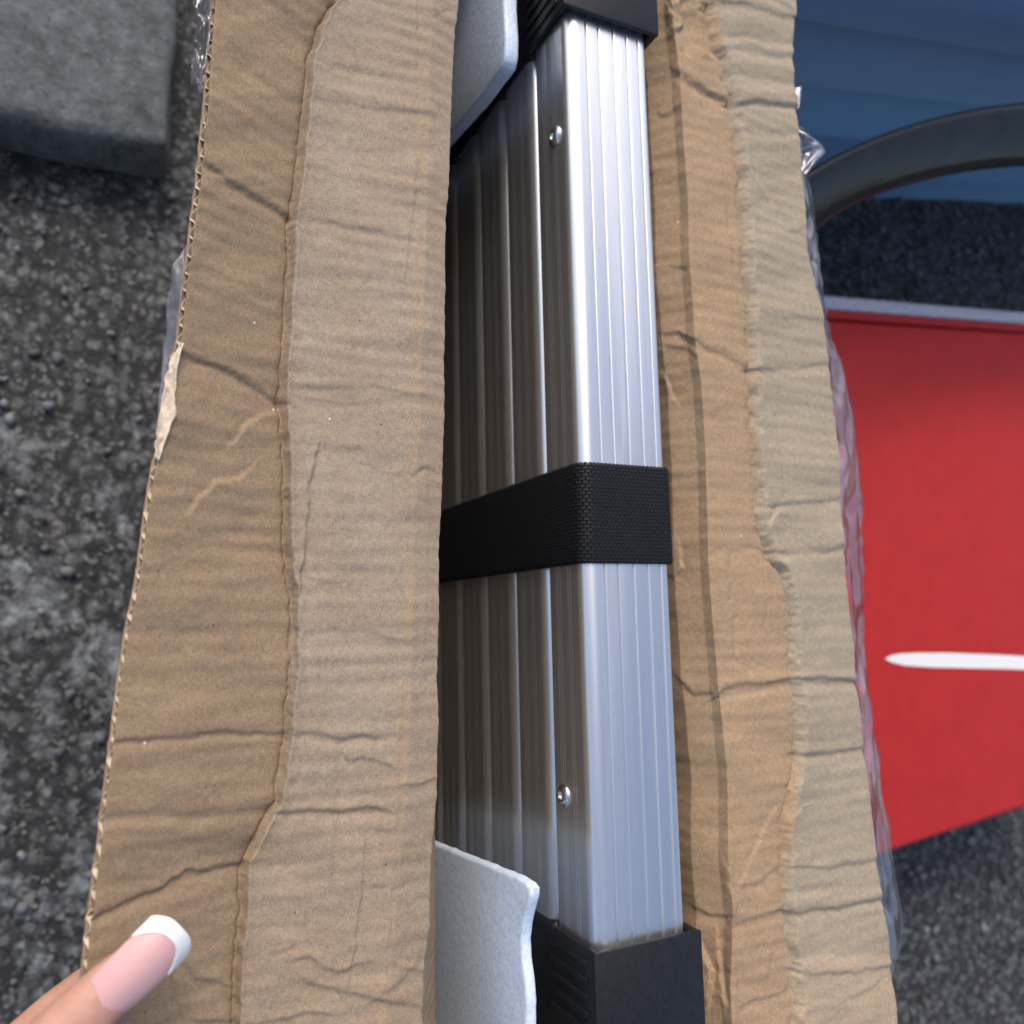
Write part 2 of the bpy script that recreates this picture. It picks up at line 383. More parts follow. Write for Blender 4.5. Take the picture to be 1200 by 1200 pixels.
# ------------------------------------------------------------------ ladder
ZT = .47; W0, W1 = .1945, .2415; RH = .0350; PITCH = .0375; YB, YT = -.1406, .2972
def rung_profile():
    r = .0062; P = []; rb = .003
    w = W1-W0
    def arc(cx, cz, a0, a1, n=7):
        for k in range(n+1):
            a = math.radians(a0+(a1-a0)*k/n); P.append((cx+r*math.cos(a), cz+r*math.sin(a)))
    P.append((0, -r-.0004)); arc(r, -r, 180, 90); P.append((r+.0004, 0))   # top left corner
    for f in (.235, .39, .575, .745, .895):               # grooves in the tread face
        x = f*w; g = .00070; d = .0013
        P += [(x-g-.0003, 0), (x-g, -.00002), (x-g+.00015, -d*.9), (x-g*.3, -d), (x+g*.2, -d*.8), (x+g*.8, -.00010), (x+g, -.00001), (x+g+.0003, 0)]
    r2 = .0022; P.append((w-r2-.0003, 0))
    for k in range(5):
        a = math.radians(90-90*k/4); P.append((w-r2+r2*math.cos(a), -r2+r2*math.sin(a)))
    P.append((w, -r2-.0004)); P.append((w, -RH+rb+.0004))
    for k in range(6):
        a = math.radians(0-90*k/5); P.append((w-rb+rb*math.cos(a), -RH+rb+rb*math.sin(a)))
    for k in range(6):
        a = math.radians(-90-90*k/5); P.append((rb+rb*math.cos(a), -RH+rb+rb*math.sin(a)))
    P.append((0, -RH+rb+.0004))
    for z in (-.0262, -.0243, -.0224, -.0150, -.0128):     # fine extrusion lines on the side
        P += [(0, z-.0005), (0, z-.0003), (.00015, z-.0001), (.00015, z+.0001), (0, z+.0003), (0, z+.0005)]
    return P
lad = empty('telescopic_ladder', ((W0+W1)/2, (YB+YT)/2, .02), 'collapsed silver aluminium telescopic ladder with grooved rungs lying in the box', 'ladder')
def prism(name, P, y0, y1, mat, ny=2):
    n = len(P); V = []
    for k in range(ny):
        y = y0+(y1-y0)*k/(ny-1); V += [(x, y, z) for x, z in P]
    F = []
    for j in range(ny-1):
        for k in range(n): F.append((j*n+k, j*n+(k+1) % n, (j+1)*n+(k+1) % n, (j+1)*n+k))
    F.append(tuple(range(n))[::-1]); F.append(tuple((ny-1)*n+k for k in range(n)))
    return mesh_obj(name, V, F, mat, sharp=40)
NR = 12
r0 = prism('rung', rung_profile(), YB-.02, YT+.02, MA)
def rivet_mesh():
    pr = [(.0, .0004), (.0012, .0004), (.0015, .0008), (.0017, .0018), (.0022, .0023), (.0035, .0020), (.0047, .0011), (.0053, .0004), (.0053, 0)]
    n = 24; V = []; F = []
    for r, h in pr:
        for k in range(n): V.append((-h, r*math.cos(6.2832*k/n), r*math.sin(6.2832*k/n)))
    for j in range(len(pr)-1):
        for k in range(n): F.append((j*n+k, j*n+(k+1) % n, (j+1)*n+(k+1) % n, (j+1)*n+k))
    o = mesh_obj('rivet', V, F, MRIV); return o
def cap_mesh(sgn):
    """black plastic connector around one rung end; sgn +1 far end, -1 near end. Local: rung corner at x=0, z=0, mouth at y=0"""
    bm = bmesh.new(); w = W1-W0
    ox, oz, oxr = .0038, .0050, .0055
    Lc = .085; mo = .010
    def b(x0, x1, y0, y1, z0, z1, bev=.0008):
        ya, yb = sorted((sgn*y0, sgn*y1)); box_bm(bm, x0, x1, ya, yb, z0, z1, bev, 2)
    # collar as four walls round the rung, then the solid block behind
    b(-ox, w+oxr, 0, Lc, .0022, oz, .0010)                       # top wall
    b(-ox+.0001, -.0012, 0.0002, Lc-.0003, -RH-.0005, .0032)             # left wall
    b(w+.0012, w+oxr-.0001, 0.0002, Lc-.0003, -RH-.0005, .0032)           # right wall
    b(-ox+.0009, w+oxr-.0009, mo-.001, Lc-.001, -RH-.0003, oz-.0009, .0005)
    # crenels inside the mouth
    for k in range(6):
        x = w*(.08+k*.165); b(x, x+w*.08, .0025, mo, -.0002, .0026, .0002)
    # raised ribs on the outer side
    for k in range(5):
        y = .005+k*.0068; b(-ox-.0010, -ox+.0005, y, y+.0030, -RH+.001, -.0015, .0004)
    return bm
capm = {}
for sgn in (1, -1):
    bm = cap_mesh(sgn); me = bpy.data.meshes.new('end_cap'); bm.normal_update(); bm.to_mesh(me); bm.free(); me.materials.append(MBLK)
    me.polygons.foreach_set('use_smooth', [True]*len(me.polygons)); me.set_sharp_from_angle(angle=math.radians(30)); capm[sgn] = me
def simple_cap(sgn):
    bm = bmesh.new(); w = W1-W0; ya, yb = sorted((0, sgn*.085)); box_bm(bm, -.0012, w+.002, ya, yb, -RH-.002, .0012, .003, 3)
    me = bpy.data.meshes.new('end_cap'); bm.normal_update(); bm.to_mesh(me); bm.free(); me.materials.append(MBLK)
    me.polygons.foreach_set('use_smooth', [True]*len(me.polygons)); me.set_sharp_from_angle(angle=math.radians(50)); return me
scap = {1: simple_cap(1), -1: simple_cap(-1)}
rv = rivet_mesh()
base = Vector(lad.location)
for k in range(NR):
    zt = ZT-PITCH*k
    o = r0 if k == 0 else bpy.data.objects.new('rung', r0.data)
    if k: COL.objects.link(o)
    o.parent = lad; o.location = Vector((W0, 0, zt))-base
    if k == 0:
        for i, (px, py) in enumerate(((651, 160), (661, 932))):
            P = UX(px, py, W0)
            q = rv if i == 0 else bpy.data.objects.new('rivet', rv.data)
            if i: COL.objects.link(q)
            q.parent = o; q.location = Vector((0, P[1], P[2]-zt))
    for sgn, y in ((1, YT), (-1, YB)):
        q = bpy.data.objects.new('end_cap', (capm if k == 0 else scap)[sgn]); COL.objects.link(q)
        q.parent = lad; q.location = Vector((W0, y, zt))-base

# ------------------------------------------------------------------ strap
def strap():
    th = .0016; g = .0003; ob = .0011
    zb = ZT-PITCH*(NR-1)-RH-.001
    yc = lambda py: U(690, py, ZT)[1]
    yt, yb = yc(542), yc(660)
    # path around the stack in (x, z) with rounded corners, going right over the top
    x0, x1, zt = W0-g, W1+.0012, ZT+g
    def corner(cx, cz, r, a0, a1, n=6): return [(cx+r*math.cos(math.radians(a0+(a1-a0)*k/n)), cz+r*math.sin(math.radians(a0+(a1-a0)*k/n))) for k in range(n+1)]
    r = .0055
    path = [(x0, zb+.01)]
    m = 60
    path += [(x0-.0004*math.sin(k/m*9.0)**2, zb+.01+(zt-r-zb-.01)*k/m) for k in range(1, m)]
    path += corner(x0+r, zt-r, r, 180, 90)
    path += [(x0+r+(x1-x0-2*r+.003)*k/24, zt) for k in range(1, 24)]
    path += corner(x1-.002, zt-.002, .002, 90, 0)
    path += [(x1, zt-.002-(zt-zb-.012)*k/20) for k in range(1, 21)]
    path += corner(x1-.002, zb+.002-.002, .002, 0, -90) + corner(x0+.002, zb, .002, 270, 180)
    P = np.array(path); n = len(P)
    seg = np.linalg.norm(np.roll(P, -1, 0)-P, axis=1); s = np.concatenate([[0], np.cumsum(seg)])[:-1]
    # resample finely so the selvedge can be scalloped
    tot = s[-1]+seg[-1]; ds = .0007; ns = int(tot/ds); ss = np.arange(ns)*tot/ns
    Px = np.interp(ss, np.append(s, tot), np.append(P[:, 0], P[0, 0])); Pz = np.interp(ss, np.append(s, tot), np.append(P[:, 1], P[0, 1]))
    T = np.stack([np.roll(Px, -1)-np.roll(Px, 1), np.roll(Pz, -1)-np.roll(Pz, 1)], 1); T /= np.linalg.norm(T, axis=1)[:, None]
    Nn = np.stack([-T[:, 1], T[:, 0]], 1)                 # outward when the path runs clockwise
    prof = [(0, 0), (0, .5), (.012, .9), (.04, 1), (.2, 1.0), (.4, 1), (.6, 1), (.8, 1), (.96, 1), (.988, .9), (1, .5), (1, 0)]
    V = []; UVs = []
    vn = VN(5)
    for i in range(ns):
        sc = .00028*math.sin(ss[i]*2*math.pi/.0021)
        slope = .0022*math.exp(-((ss[i]-.4)/.05)**2)*0
        for f, h in prof:
            w = yb+(yt-yb)*f + (sc if f > .5 else -sc)*(1 if (f < .1 or f > .9) else 0)
            o_ = h*th
            V.append((Px[i]+Nn[i, 0]*o_, w, Pz[i]+Nn[i, 1]*o_)); UVs.append((ss[i], w))
    c = len(prof); F = []
    for i in range(ns):
        j = (i+1) % ns
        for k in range(c-1): F.append((i*c+k, i*c+k+1, j*c+k+1, j*c+k))
        F.append((i*c+c-1, i*c, j*c, j*c+c-1))
    o = mesh_obj('webbing_strap', V, F, MWEB, sharp=60)
    uv = o.data.uv_layers.new(name='UVMap'); UVs = np.array(UVs)
    li = np.zeros(len(o.data.loops), dtype=np.int32); o.data.loops.foreach_get('vertex_index', li)
    u = UVs[li].copy()
    u4 = u.reshape(-1, 4, 2) if len(u) % 4 == 0 else None
    if u4 is not None:
        wrap = (u4[:, :, 0].max(1)-u4[:, :, 0].min(1)) > tot/2
        u4[wrap, :, 0] = np.where(u4[wrap, :, 0] < tot/2, u4[wrap, :, 0]+tot, u4[wrap, :, 0]); u = u4.reshape(-1, 2)
    uv.data.foreach_set('uv', u.ravel())
    tag(o, 'black woven webbing strap wrapped round the middle of the stacked ladder rungs', 'strap')
strap()

# ------------------------------------------------------------------ foam sheets beside the ladder
def foam(name, outline_px, X, thick, label, seed):
    """outline_px: outline on the plane at X (upper side facing the camera is -X); the sheet stands upright along the stack"""
    P = [UX(x, y, X) for x, y in outline_px]          # polygon in (Y, Z)
    pl = [(p[1], p[2]) for p in P]
    # dense outline with small irregularities
    vn = VN(seed); out = []
    for i in range(len(pl)):
        a = np.array(pl[i]); b = np.array(pl[(i+1) % len(pl)]); n = max(1, int(np.linalg.norm(b-a)/.003))
        for k in range(n):
            q = a+(b-a)*k/n
            q = q+.00035*np.array([float(vn(np.array(q[0]*300+9), np.array(q[1]*300))), float(vn(np.array(q[0]*300), np.array(q[1]*300+70)))]); out.append(q)
    bm = bmesh.new()
    vs = [bm.verts.new((X, q[0], q[1])) for q in out]; f = bm.faces.new(vs)
    r = bmesh.ops.extrude_face_region(bm, geom=[f]); ev = [e for e in r['geom'] if isinstance(e, bmesh.types.BMVert)]
    for v in ev: v.co.x += thick
    bmesh.ops.recalc_face_normals(bm, faces=bm.faces[:])
    es = [e for e in bm.edges if abs(e.verts[0].co.x-e.verts[1].co.x) < 1e-6 and len(e.link_faces) == 2 and any(len(q.verts) > 6 for q in e.link_faces)]
    bmesh.ops.bevel(bm, geom=es, offset=.0016, segments=3, affect='EDGES', profile=.5)
    bmesh.ops.triangulate(bm, faces=[q for q in bm.faces if len(q.verts) > 6])
    o = bm_obj(name, bm, MFOAM, sharp=60); tag(o, label, 'foam sheet', 'white foam sheets padding the ladder'); return o
XF = .1745
foam('foam_sheet', [(480, -120), (588, -120), (588, -60), (592, 40), (592, 60), (589, 78), (560, 118), (525, 158), (480, 210), (400, 300), (380, 100)], XF, .008, 'white foam sheet at the far upper end of the ladder', 21)
foam('foam_sheet', [(440, 962), (500, 985), (545, 1003), (600, 1025), (616, 1034), (621, 1042), (621, 1052), (617, 1068), (613, 1084), (611, 1102), (612, 1125), (615, 1150), (617, 1175), (618, 1290), (430, 1400), (380, 1100)], XF-.016, .0050, 'white foam sheet with a wavy edge at the near lower end of the ladder', 22)

# ------------------------------------------------------------------ cardboard box
ZF = .47                                             # height of the folded edges
def poly_world(pts, z):
    """px polyline (x, y[, z]) -> arrays X(Y), Z(Y)"""
    P = np.array([U(p[0], p[1], (p[2] if len(p) > 2 else z)) for p in pts]); P = P[np.argsort(P[:, 1])]
    def f(Y):
        X = np.interp(Y, P[:, 1], P[:, 0]); Z = np.interp(Y, P[:, 1], P[:, 2])
        a = P[0]; b = P[min(2, len(P)-1)]; lo = Y < a[1]; X = np.where(lo, a[0]+(Y-a[1])*(b[0]-a[0])/(b[1]-a[1]), X)
        a = P[-1]; b = P[max(-3, -len(P))]; hi = Y > a[1]; X = np.where(hi, a[0]+(Y-a[1])*(b[0]-a[0])/(b[1]-a[1]), X)
        return X, Z
    return f
def crease_field(px, py, creases):
    D = np.zeros_like(px)
    for pl, amp, w, typ in creases:
        pl = np.array(pl, float); best = np.full(px.shape, 1e9); sg = np.zeros_like(px); tp = np.zeros_like(px)
        Ls = np.linalg.norm(np.diff(pl, axis=0), axis=1); tot = Ls.sum(); acc = 0
        x0, x1 = pl[:, 0].min()-6*w-40, pl[:, 0].max()+6*w+40; y0, y1 = pl[:, 1].min()-6*w-40, pl[:, 1].max()+6*w+40
        msk = (px > x0) & (px < x1) & (py > y0) & (py < y1)
        if not msk.any(): continue
        qx = px[msk]; qy = py[msk]; b = np.full(qx.shape, 1e9); s = np.zeros_like(qx); t_ = np.zeros_like(qx)
        for i in range(len(pl)-1):
            a = pl[i]; d = pl[i+1]-a; l2 = d@d; t = np.clip(((qx-a[0])*d[0]+(qy-a[1])*d[1])/l2, 0, 1)
            ex = qx-a[0]-t*d[0]; ey = qy-a[1]-t*d[1]; dist = np.hypot(ex, ey); cr = d[0]*ey-d[1]*ex
            m = dist < b; b = np.where(m, dist, b); s = np.where(m, np.sign(cr), s); t_ = np.where(m, (acc+t*Ls[i])/tot, t_); acc += Ls[i]
        env = np.clip(np.minimum(t_, 1-t_)*8+.25, 0, 1) if typ.endswith('t') else 1.0
        k = typ[0]
        # wobble so that no crease is a ruled line
        if k == 'v': f = -np.exp(-b/w)
        elif k == 'r': f = np.exp(-b/w)
        elif k == 'g': f = -np.exp(-(b/w)**2)
        elif k == 'b': f = np.exp(-(b/w)**2)
        elif k == 's':
            horiz = abs(pl[-1, 0]-pl[0, 0]) > abs(pl[-1, 1]-pl[0, 1])
            f = (-np.tanh(s*b/4.0) if horiz else np.tanh(s*b/2.0))*np.exp(-b/(w*1.5))*(.82 if horiz else .75)
        elif k == 'l':                                   # sharp valley, then a lip that rises to the right
            q = np.clip(b/w, 0, 1); f = np.where(s < 0, q*q*(3-2*q)*np.exp(-np.maximum(b-w, 0)/45.), 0)-.5*np.exp(-b/2.0)
        D[msk] += amp*f*env
    return D
WOB1, WOB2, VB, VM, VS = VN(31), VN(32), VN(33), VN(34), VN(35)
def sheet(name, fns, seg, Y, creases, tintf, thick=.0042, parent=None, liner=.0006, edge=0, wash=.00010, rough=.0005, side=1, fine=1.0):
    """fns: boundary functions Y->(X,Z) from left to right; seg: samples per interval"""
    XZ = [f(Y) for f in fns]
    cols = []; vv = []
    for i in range(len(fns)-1):
        n = seg[i]; ts = np.linspace(0, 1, n, endpoint=(i == len(fns)-2))
        for t in ts:
            cols.append(np.stack([XZ[i][0]*(1-t)+XZ[i+1][0]*t, Y, XZ[i][1]*(1-t)+XZ[i+1][1]*t], 1)); vv.append(i+t)
    G = np.stack(cols, 1)                              # rows x cols x 3
    nr, nc = G.shape[:2]
    def normals(G):
        du = np.gradient(G, axis=1); dv = np.gradient(G, axis=0); n = np.cross(du, dv); n /= np.linalg.norm(n, axis=-1, keepdims=True)+1e-12; return n
    n0 = normals(G)
    # soften normals across folds
    k = 5
    pad = np.pad(n0, ((0, 0), (k, k), (0, 0)), 'edge'); n0 = sum(pad[:, i:i+nc] for i in range(2*k+1)); n0 /= np.linalg.norm(n0, axis=-1, keepdims=True)
    px, py = proj(G)
    wx = px+2.2*WOB1(px/14, py/14)+.8*WOB1(px/4.3, py/4.3); wy = py+2.2*WOB2(px/17, py/17)+.8*WOB2(px/5, py/5)
    D = crease_field(wx, wy, creases)/1000.
    D += rough*fine*(VB(px/70+3, py/42+9)*1.2+VM(px/60, py/11)*.31+WOB1(px/24+60, py/17)*.35+VS(px/9, py/6)*.12)
    # washboard: flutes run across the flap, their pitch is about 7 mm
    ph = G[..., 1]*2*math.pi/.0072+.8*VB(px/90, py/60)
    D += wash*np.sin(ph)*(1+.8*VB(px/60+50, py/30+8))
    G = G+n0*D[..., None]
    n1 = normals(G)
    n1s = n0                                            # offset along the softened normal keeps the liners from crossing
    def solid(top, th):
        V = np.concatenate([top.reshape(-1, 3), (top-n1s*th).reshape(-1, 3)])
        F = [grid_faces(nr, nc), grid_faces(nr, nc, nr*nc, True)]
        a = np.arange(nc-1); o2 = nr*nc
        F.append(np.stack([a, a+o2, a+1+o2, a+1], 1)); b = a+(nr-1)*nc; F.append(np.stack([b, b+1, b+1+o2, b+o2], 1))
        r = np.arange(nr-1)*nc; F.append(np.stack([r, r+nc, r+nc+o2, r+o2], 1)); r2 = r+nc-1; F.append(np.stack([r2, r2+o2, r2+nc+o2, r2+nc], 1))
        return V, np.concatenate(F)
    tint = tintf(px, py)
    V, F = solid(G, liner)
    o = mesh_obj(name, V, F, MC)
    ca = o.data.color_attributes.new('tint', 'FLOAT_COLOR', 'POINT')
    c4 = np.ones((len(V), 4)); c4[:, :3] = np.concatenate([tint.reshape(-1, 3)]*2); ca.data.foreach_set('color', c4.ravel())
    keep(o, parent)
    # the other liner, coarser
    sub = G[::3, ::3]; nsub = n1s[::3, ::3]
    if (nc-1) % 3: sub = np.concatenate([sub, G[::3, -1:]], 1); nsub = np.concatenate([nsub, n1s[::3, -1:]], 1)
    bot = sub-nsub*(thick-liner); nr2, nc2 = bot.shape[:2]
    V = np.concatenate([bot.reshape(-1, 3), (bot-nsub*liner).reshape(-1, 3)]); F = [grid_faces(nr2, nc2), grid_faces(nr2, nc2, nr2*nc2, True)]
    r = np.arange(nr2-1)*nc2; o2 = nr2*nc2; F.append(np.stack([r, r+nc2, r+nc2+o2, r+o2], 1)); r2 = r+nc2-1; F.append(np.stack([r2, r2+o2, r2+nc2+o2, r2+nc2], 1))
    ob = mesh_obj('liner', V, np.concatenate(F), MPAPER if False else MC)
    ca = ob.data.color_attributes.new('tint', 'FLOAT_COLOR', 'POINT'); c4 = np.ones((len(V), 4)); c4[:, :3] = (.46, .34, .23); ca.data.foreach_set('color', c4.ravel())
    ob.parent = o
    # fluting between the liners along the open edge
    if edge is not None:
        j = 0 if edge == 0 else nc-1
        E = G[:, j]-n1s[:, j]*liner; dn = n1s[:, j]; inn = (G[:, j+6 if edge == 0 else j-6]-G[:, j]); inn /= np.linalg.norm(inn, axis=1)[:, None]
        ys = Y; yy = np.arange(Y[0], Y[-1], .0006)
        pit = .0068
        gap = thick-2*liner
        jit = VN(77)
        phs = 2*math.pi*yy/pit+1.5*jit(yy*22, yy*0)+.5*jit(yy*150, yy*0+3)
        sn = np.sin(phs); hgt = gap*(.5-.5*np.sign(sn)*np.abs(sn)**.7)
        Ey = np.stack([np.interp(yy, Y, E[:, c]) for c in range(3)], 1); Dn = np.stack([np.interp(yy, Y, dn[:, c]) for c in range(3)], 1); In = np.stack([np.interp(yy, Y, inn[:, c]) for c in range(3)], 1)
        tp = .00042; rows = []
        jx = .0006*jit(yy*300, yy*0+9)[:, None]
        a = Ey-Dn*hgt[:, None]+In*(jx+.0002); b_ = Ey-Dn*hgt[:, None]+In*.006
        dy = np.zeros_like(a); dy[:, 1] = tp
        V = np.concatenate([a, b_, a+dy, b_+dy]); n = len(yy); i = np.arange(n-1)
        F = np.concatenate([np.stack([i, i+1, i+1+n, i+n], 1), np.stack([i+2*n, i+3*n, i+1+3*n, i+1+2*n], 1), np.stack([i, i+2*n, i+2*n+1, i+1], 1)])
        of = mesh_obj('fluting', V, F, MFLUTE); of.parent = o
    return o, G
BX0, BX1 = .140, .262
box = empty('cardboard_box', (.195, .07, 0), 'open brown corrugated cardboard box with torn creased flaps around the ladder', 'box')
Yr = np.linspace(-.185, .345, 960)
Yfull = Yr
# --- left side lines
E0 = [(258, -60, .488), (253, 0, .488), (250, 50, .489), (247, 100, .49), (242, 143, .49), (238, 200, .49), (228, 267, .49), (222, 317, .49), (213, 397, .49), (205, 430, .49), (203, 490, .491), (192, 513, .491), (182, 557, .492), (172, 617, .492), (163, 683, .493), (157, 717, .493), (150, 750, .493), (137, 850, .494), (124, 950, .494), (112, 1050, .494), (100, 1150, .494), (88, 1300, .494)]
E1 = [(400, -60), (392, 0), (380, 17), (363, 60), (357, 100), (353, 150), (347, 217), (338, 267), (337, 317), (332, 397), (328, 467), (331, 517), (333, 567), (334, 633), (336, 670), (342, 700), (341, 733), (339, 797), (333, 867), (323, 940), (313, 953), (284, 1007), (282, 1067), (276, 1117), (273, 1197), (268, 1300)]
E2b = [(513, -60), (508, 0), (503, 133), (500, 283), (495, 400), (492, 500), (486, 633), (482, 797), (478, 900), (470, 1000), (460, 1133), (450, 1200), (440, 1300)]
E2 = [(538, -60), (537, 0), (533, 33), (529, 133), (527, 183), (522, 283), (521, 397), (521, 483), (518, 567), (515, 633), (514, 700), (513, 797), (513, 850), (511, 927), (505, 1000), (503, 1083), (498, 1133), (495, 1197), (488, 1300)]
fE0 = poly_world(E0, ZF); fE1 = poly_world(E1, ZF-.002); fE2b = poly_world(E2b, ZF+.001); fE2 = poly_world(E2, ZF-.003)
def shift(f, dx, dz, smooth=0):
    def g(Y):
        X, Z = f(Y); return X+dx, Z*0+Z+dz
    return g
def const(x, z, f=None): return lambda Y: (np.full_like(Y, x), np.full_like(Y, z))
def mixc(f, x, z, t):
    def g(Y):
        X, Z = f(Y); return X*(1-t)+x*t, Z*(1-t)+z*t
    return g
cl = [
 (E1, 3.6, 8, 'l'), ([(p[0]+9, p[1]) for p in E1], .5, 3, 'r'),
 ([(370, 533), (361, 567), (358, 633), (350, 690), (343, 720), (342, 800)], 1.3, 5, 's'),
 ([(360, 700), (352, 900), (340, 960)], .4, 6, 'g'),
 ([(236, 187), (275, 215), (340, 256)], 1.0, 5, 's'), ([(236, 190), (275, 218), (340, 258)], .7, 6, 'g'),
 ([(212, 413), (255, 428), (328, 470)], 1.1, 5, 's'), ([(212, 417), (255, 432), (328, 472)], .6, 6, 'g'),
 ([(328, 481), (305, 487), (288, 500), (272, 524)], 1.2, 5, 'st'),
 ([(298, 545), (280, 560), (252, 566), (237, 582), (222, 598)], 1.3, 4, 'st'),
 ([(253, 50), (290, 80), (352, 135)], .5, 9, 'g'), ([(290, -20), (330, 20), (365, 60)], .5, 9, 'g'), ([(256, 100), (300, 130), (345, 185)], .3, 10, 'g'),
 ([(212, 500), (260, 515), (330, 530)], .3, 9, 'g'), ([(165, 630), (250, 640), (340, 650)], .35, 9, 'g'), ([(170, 665), (250, 680), (330, 672)], .35, 8, 'b'),
 ([(130, 868), (200, 866), (250, 858), (333, 860)], .7, 5, 's'), ([(130, 872), (250, 862), (333, 863)], .5, 5, 'g'),
 ([(120, 962), (200, 958), (312, 951)], .8, 7, 'g'), ([(120, 990), (220, 975), (300, 975)], .4, 9, 'b'),
 ([(112, 1075), (165, 1052), (195, 1036), (215, 1022), (250, 1018), (283, 1010)], 1.3, 5, 's'), ([(112, 1077), (200, 1036), (283, 1013)], .5, 7, 'g'),
 ([(205, 1110), (218, 1130), (230, 1146), (262, 1152)], .9, 5, 's'), ([(200, 1140), (205, 1170), (218, 1200)], .7, 5, 's'), ([(212, 1108), (207, 1140)], .5, 5, 'g'),
 ([(140, 740), (250, 745), (338, 755)], .3, 10, 'g'), ([(140, 800), (250, 805), (335, 800)], .3, 12, 'g'), ([(130, 905), (250, 900), (325, 905)], .25, 10, 'g'),
 # strip beside the fold
 ([(358, 74), (430, 84), (516, 97)], .35, 6, 'st'), ([(357, 118), (430, 126), (513, 133)], .55, 5, 'st'), ([(357, 122), (430, 130), (513, 137)], .35, 8, 'g'),
 ([(350, 258), (420, 268), (495, 283)], .6, 5, 'st'), ([(352, 180), (430, 178), (500, 182)], .3, 8, 'g'), ([(350, 215), (440, 225), (510, 230)], .25, 8, 'g'),
 ([(345, 330), (420, 326), (500, 335)], .3, 9, 'g'), ([(343, 390), (420, 396), (500, 390)], .3, 9, 'b'),
 ([(343, 455), (430, 452), (515, 466)], .6, 5, 'st'), ([(345, 466), (400, 474), (440, 472)], .5, 4, 'st'), ([(350, 520), (420, 524), (430, 535)], .6, 5, 'st'),
 ([(362, 533), (380, 528), (430, 525)], .5, 5, 'st'), ([(430, 552), (470, 556), (500, 545)], .5, 5, 'st'), ([(343, 612), (420, 620), (500, 612)], .25, 9, 'g'),
 ([(355, 675), (380, 682), (400, 680)], .5, 5, 'st'), ([(345, 740), (420, 738), (500, 760)], .5, 6, 'st'),
 ([(340, 858), (370, 858), (400, 865), (445, 862)], .9, 4, 'st'), ([(343, 862), (400, 868), (460, 866)], .4, 6, 'g'), ([(408, 889), (440, 891), (463, 899)], 1.0, 4, 'st'),
 ([(400, 872), (400, 885), (408, 898)], .6, 4, 'g'), ([(317, 950), (360, 948), (397, 949), (430, 945), (455, 951)], 1.3, 4, 'st'), ([(320, 953), (450, 953)], .5, 5, 'g'),
 ([(398, 885), (396, 950), (392, 1047)], .5, 5, 'g'), ([(427, 965), (424, 1040), (416, 1110), (405, 1165)], .9, 4, 'st'), ([(317, 965), (322, 1010)], .6, 5, 'g'),
 ([(472, 800), (466, 870), (464, 930), (460, 1030), (453, 1100), (449, 1170)], .55, 2.2, 'r'), ([(466, 920), (490, 918), (512, 912)], .9, 3, 'st'), ([(436, 972), (462, 974)], .7, 3, 'st'),
 ([(435, 1037), (460, 1040), (475, 1036)], .7, 3, 'st'), ([(340, 1123), (362, 1120), (375, 1130), (395, 1138), (430, 1130)], 1.1, 5, 'st'), ([(312, 1115), (335, 1112), (350, 1105)], .7, 5, 'st'),
 ([(350, 1150), (400, 1162), (450, 1172), (500, 1180)], 1.0, 6, 'st'), ([(218, 1195), (300, 1197), (350, 1187), (400, 1188)], 1.0, 5, 'st'), ([(430, 1180), (470, 1150), (500, 1120)], .8, 5, 'st'), ([(470, 1135), (500, 1138)], .6, 4, 'st'),
 ([(493, 430), (512, 436), (522, 440)], .5, 3, 'st'), ([(480, 560), (497, 545), (515, 555)], .7, 3, 'st'), ([(498, 545), (500, 650), (496, 760), (492, 800)], .3, 2.5, 'r'),
 ([(495, 160), (488, 215), (478, 290), (472, 345)], .5, 6, 'st'), ([(505, 20), (528, 10)], .4, 3, 'st'), ([(460, 430), (470, 520), (475, 620)], .3, 8, 'b'), ([(400, 0), (470, 8), (530, 14)], .4, 5, 'st'),
]
cj = lambda a, b, t: a+(b-a)*t[..., None]
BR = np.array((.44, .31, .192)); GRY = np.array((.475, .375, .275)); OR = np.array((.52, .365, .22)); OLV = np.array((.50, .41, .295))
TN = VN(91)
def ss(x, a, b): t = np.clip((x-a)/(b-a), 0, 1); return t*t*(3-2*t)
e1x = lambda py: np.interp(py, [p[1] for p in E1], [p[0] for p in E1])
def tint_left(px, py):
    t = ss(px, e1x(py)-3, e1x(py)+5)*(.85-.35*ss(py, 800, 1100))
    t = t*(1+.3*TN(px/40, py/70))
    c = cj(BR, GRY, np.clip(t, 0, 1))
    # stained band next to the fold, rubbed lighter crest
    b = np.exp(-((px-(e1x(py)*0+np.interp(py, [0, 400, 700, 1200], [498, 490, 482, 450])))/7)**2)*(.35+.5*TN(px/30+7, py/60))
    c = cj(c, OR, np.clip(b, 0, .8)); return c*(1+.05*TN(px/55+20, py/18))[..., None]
def tint_right(px, py):
    f2 = np.interp(py, [0, 75, 170, 237, 400, 627, 700, 896, 1058, 1200], [835, 846, 863, 870, 877, 890, 922, 933, 917, 931])
    t = ss(px, f2-5, f2+6)
    c = cj(np.array((.51, .355, .215)), OLV, t)
    w = ss(py, 1060, 1200)*t
    c = cj(c, np.array((.58, .44, .30)), np.clip(w, 0, 1))
    return c*(1+.05*TN(px/55+20, py/16))[..., None]
left, GL = sheet('flap', [fE0, fE1, fE2b, fE2, shift(fE2, .0012, -.004), mixc(fE2, BX0, .42, 1), const(BX0, .006)], [130, 140, 24, 8, 10, 24], Yr, cl, tint_left, parent=box)
left['label'] = 'left flap with a long ragged crease and torn outer edge'
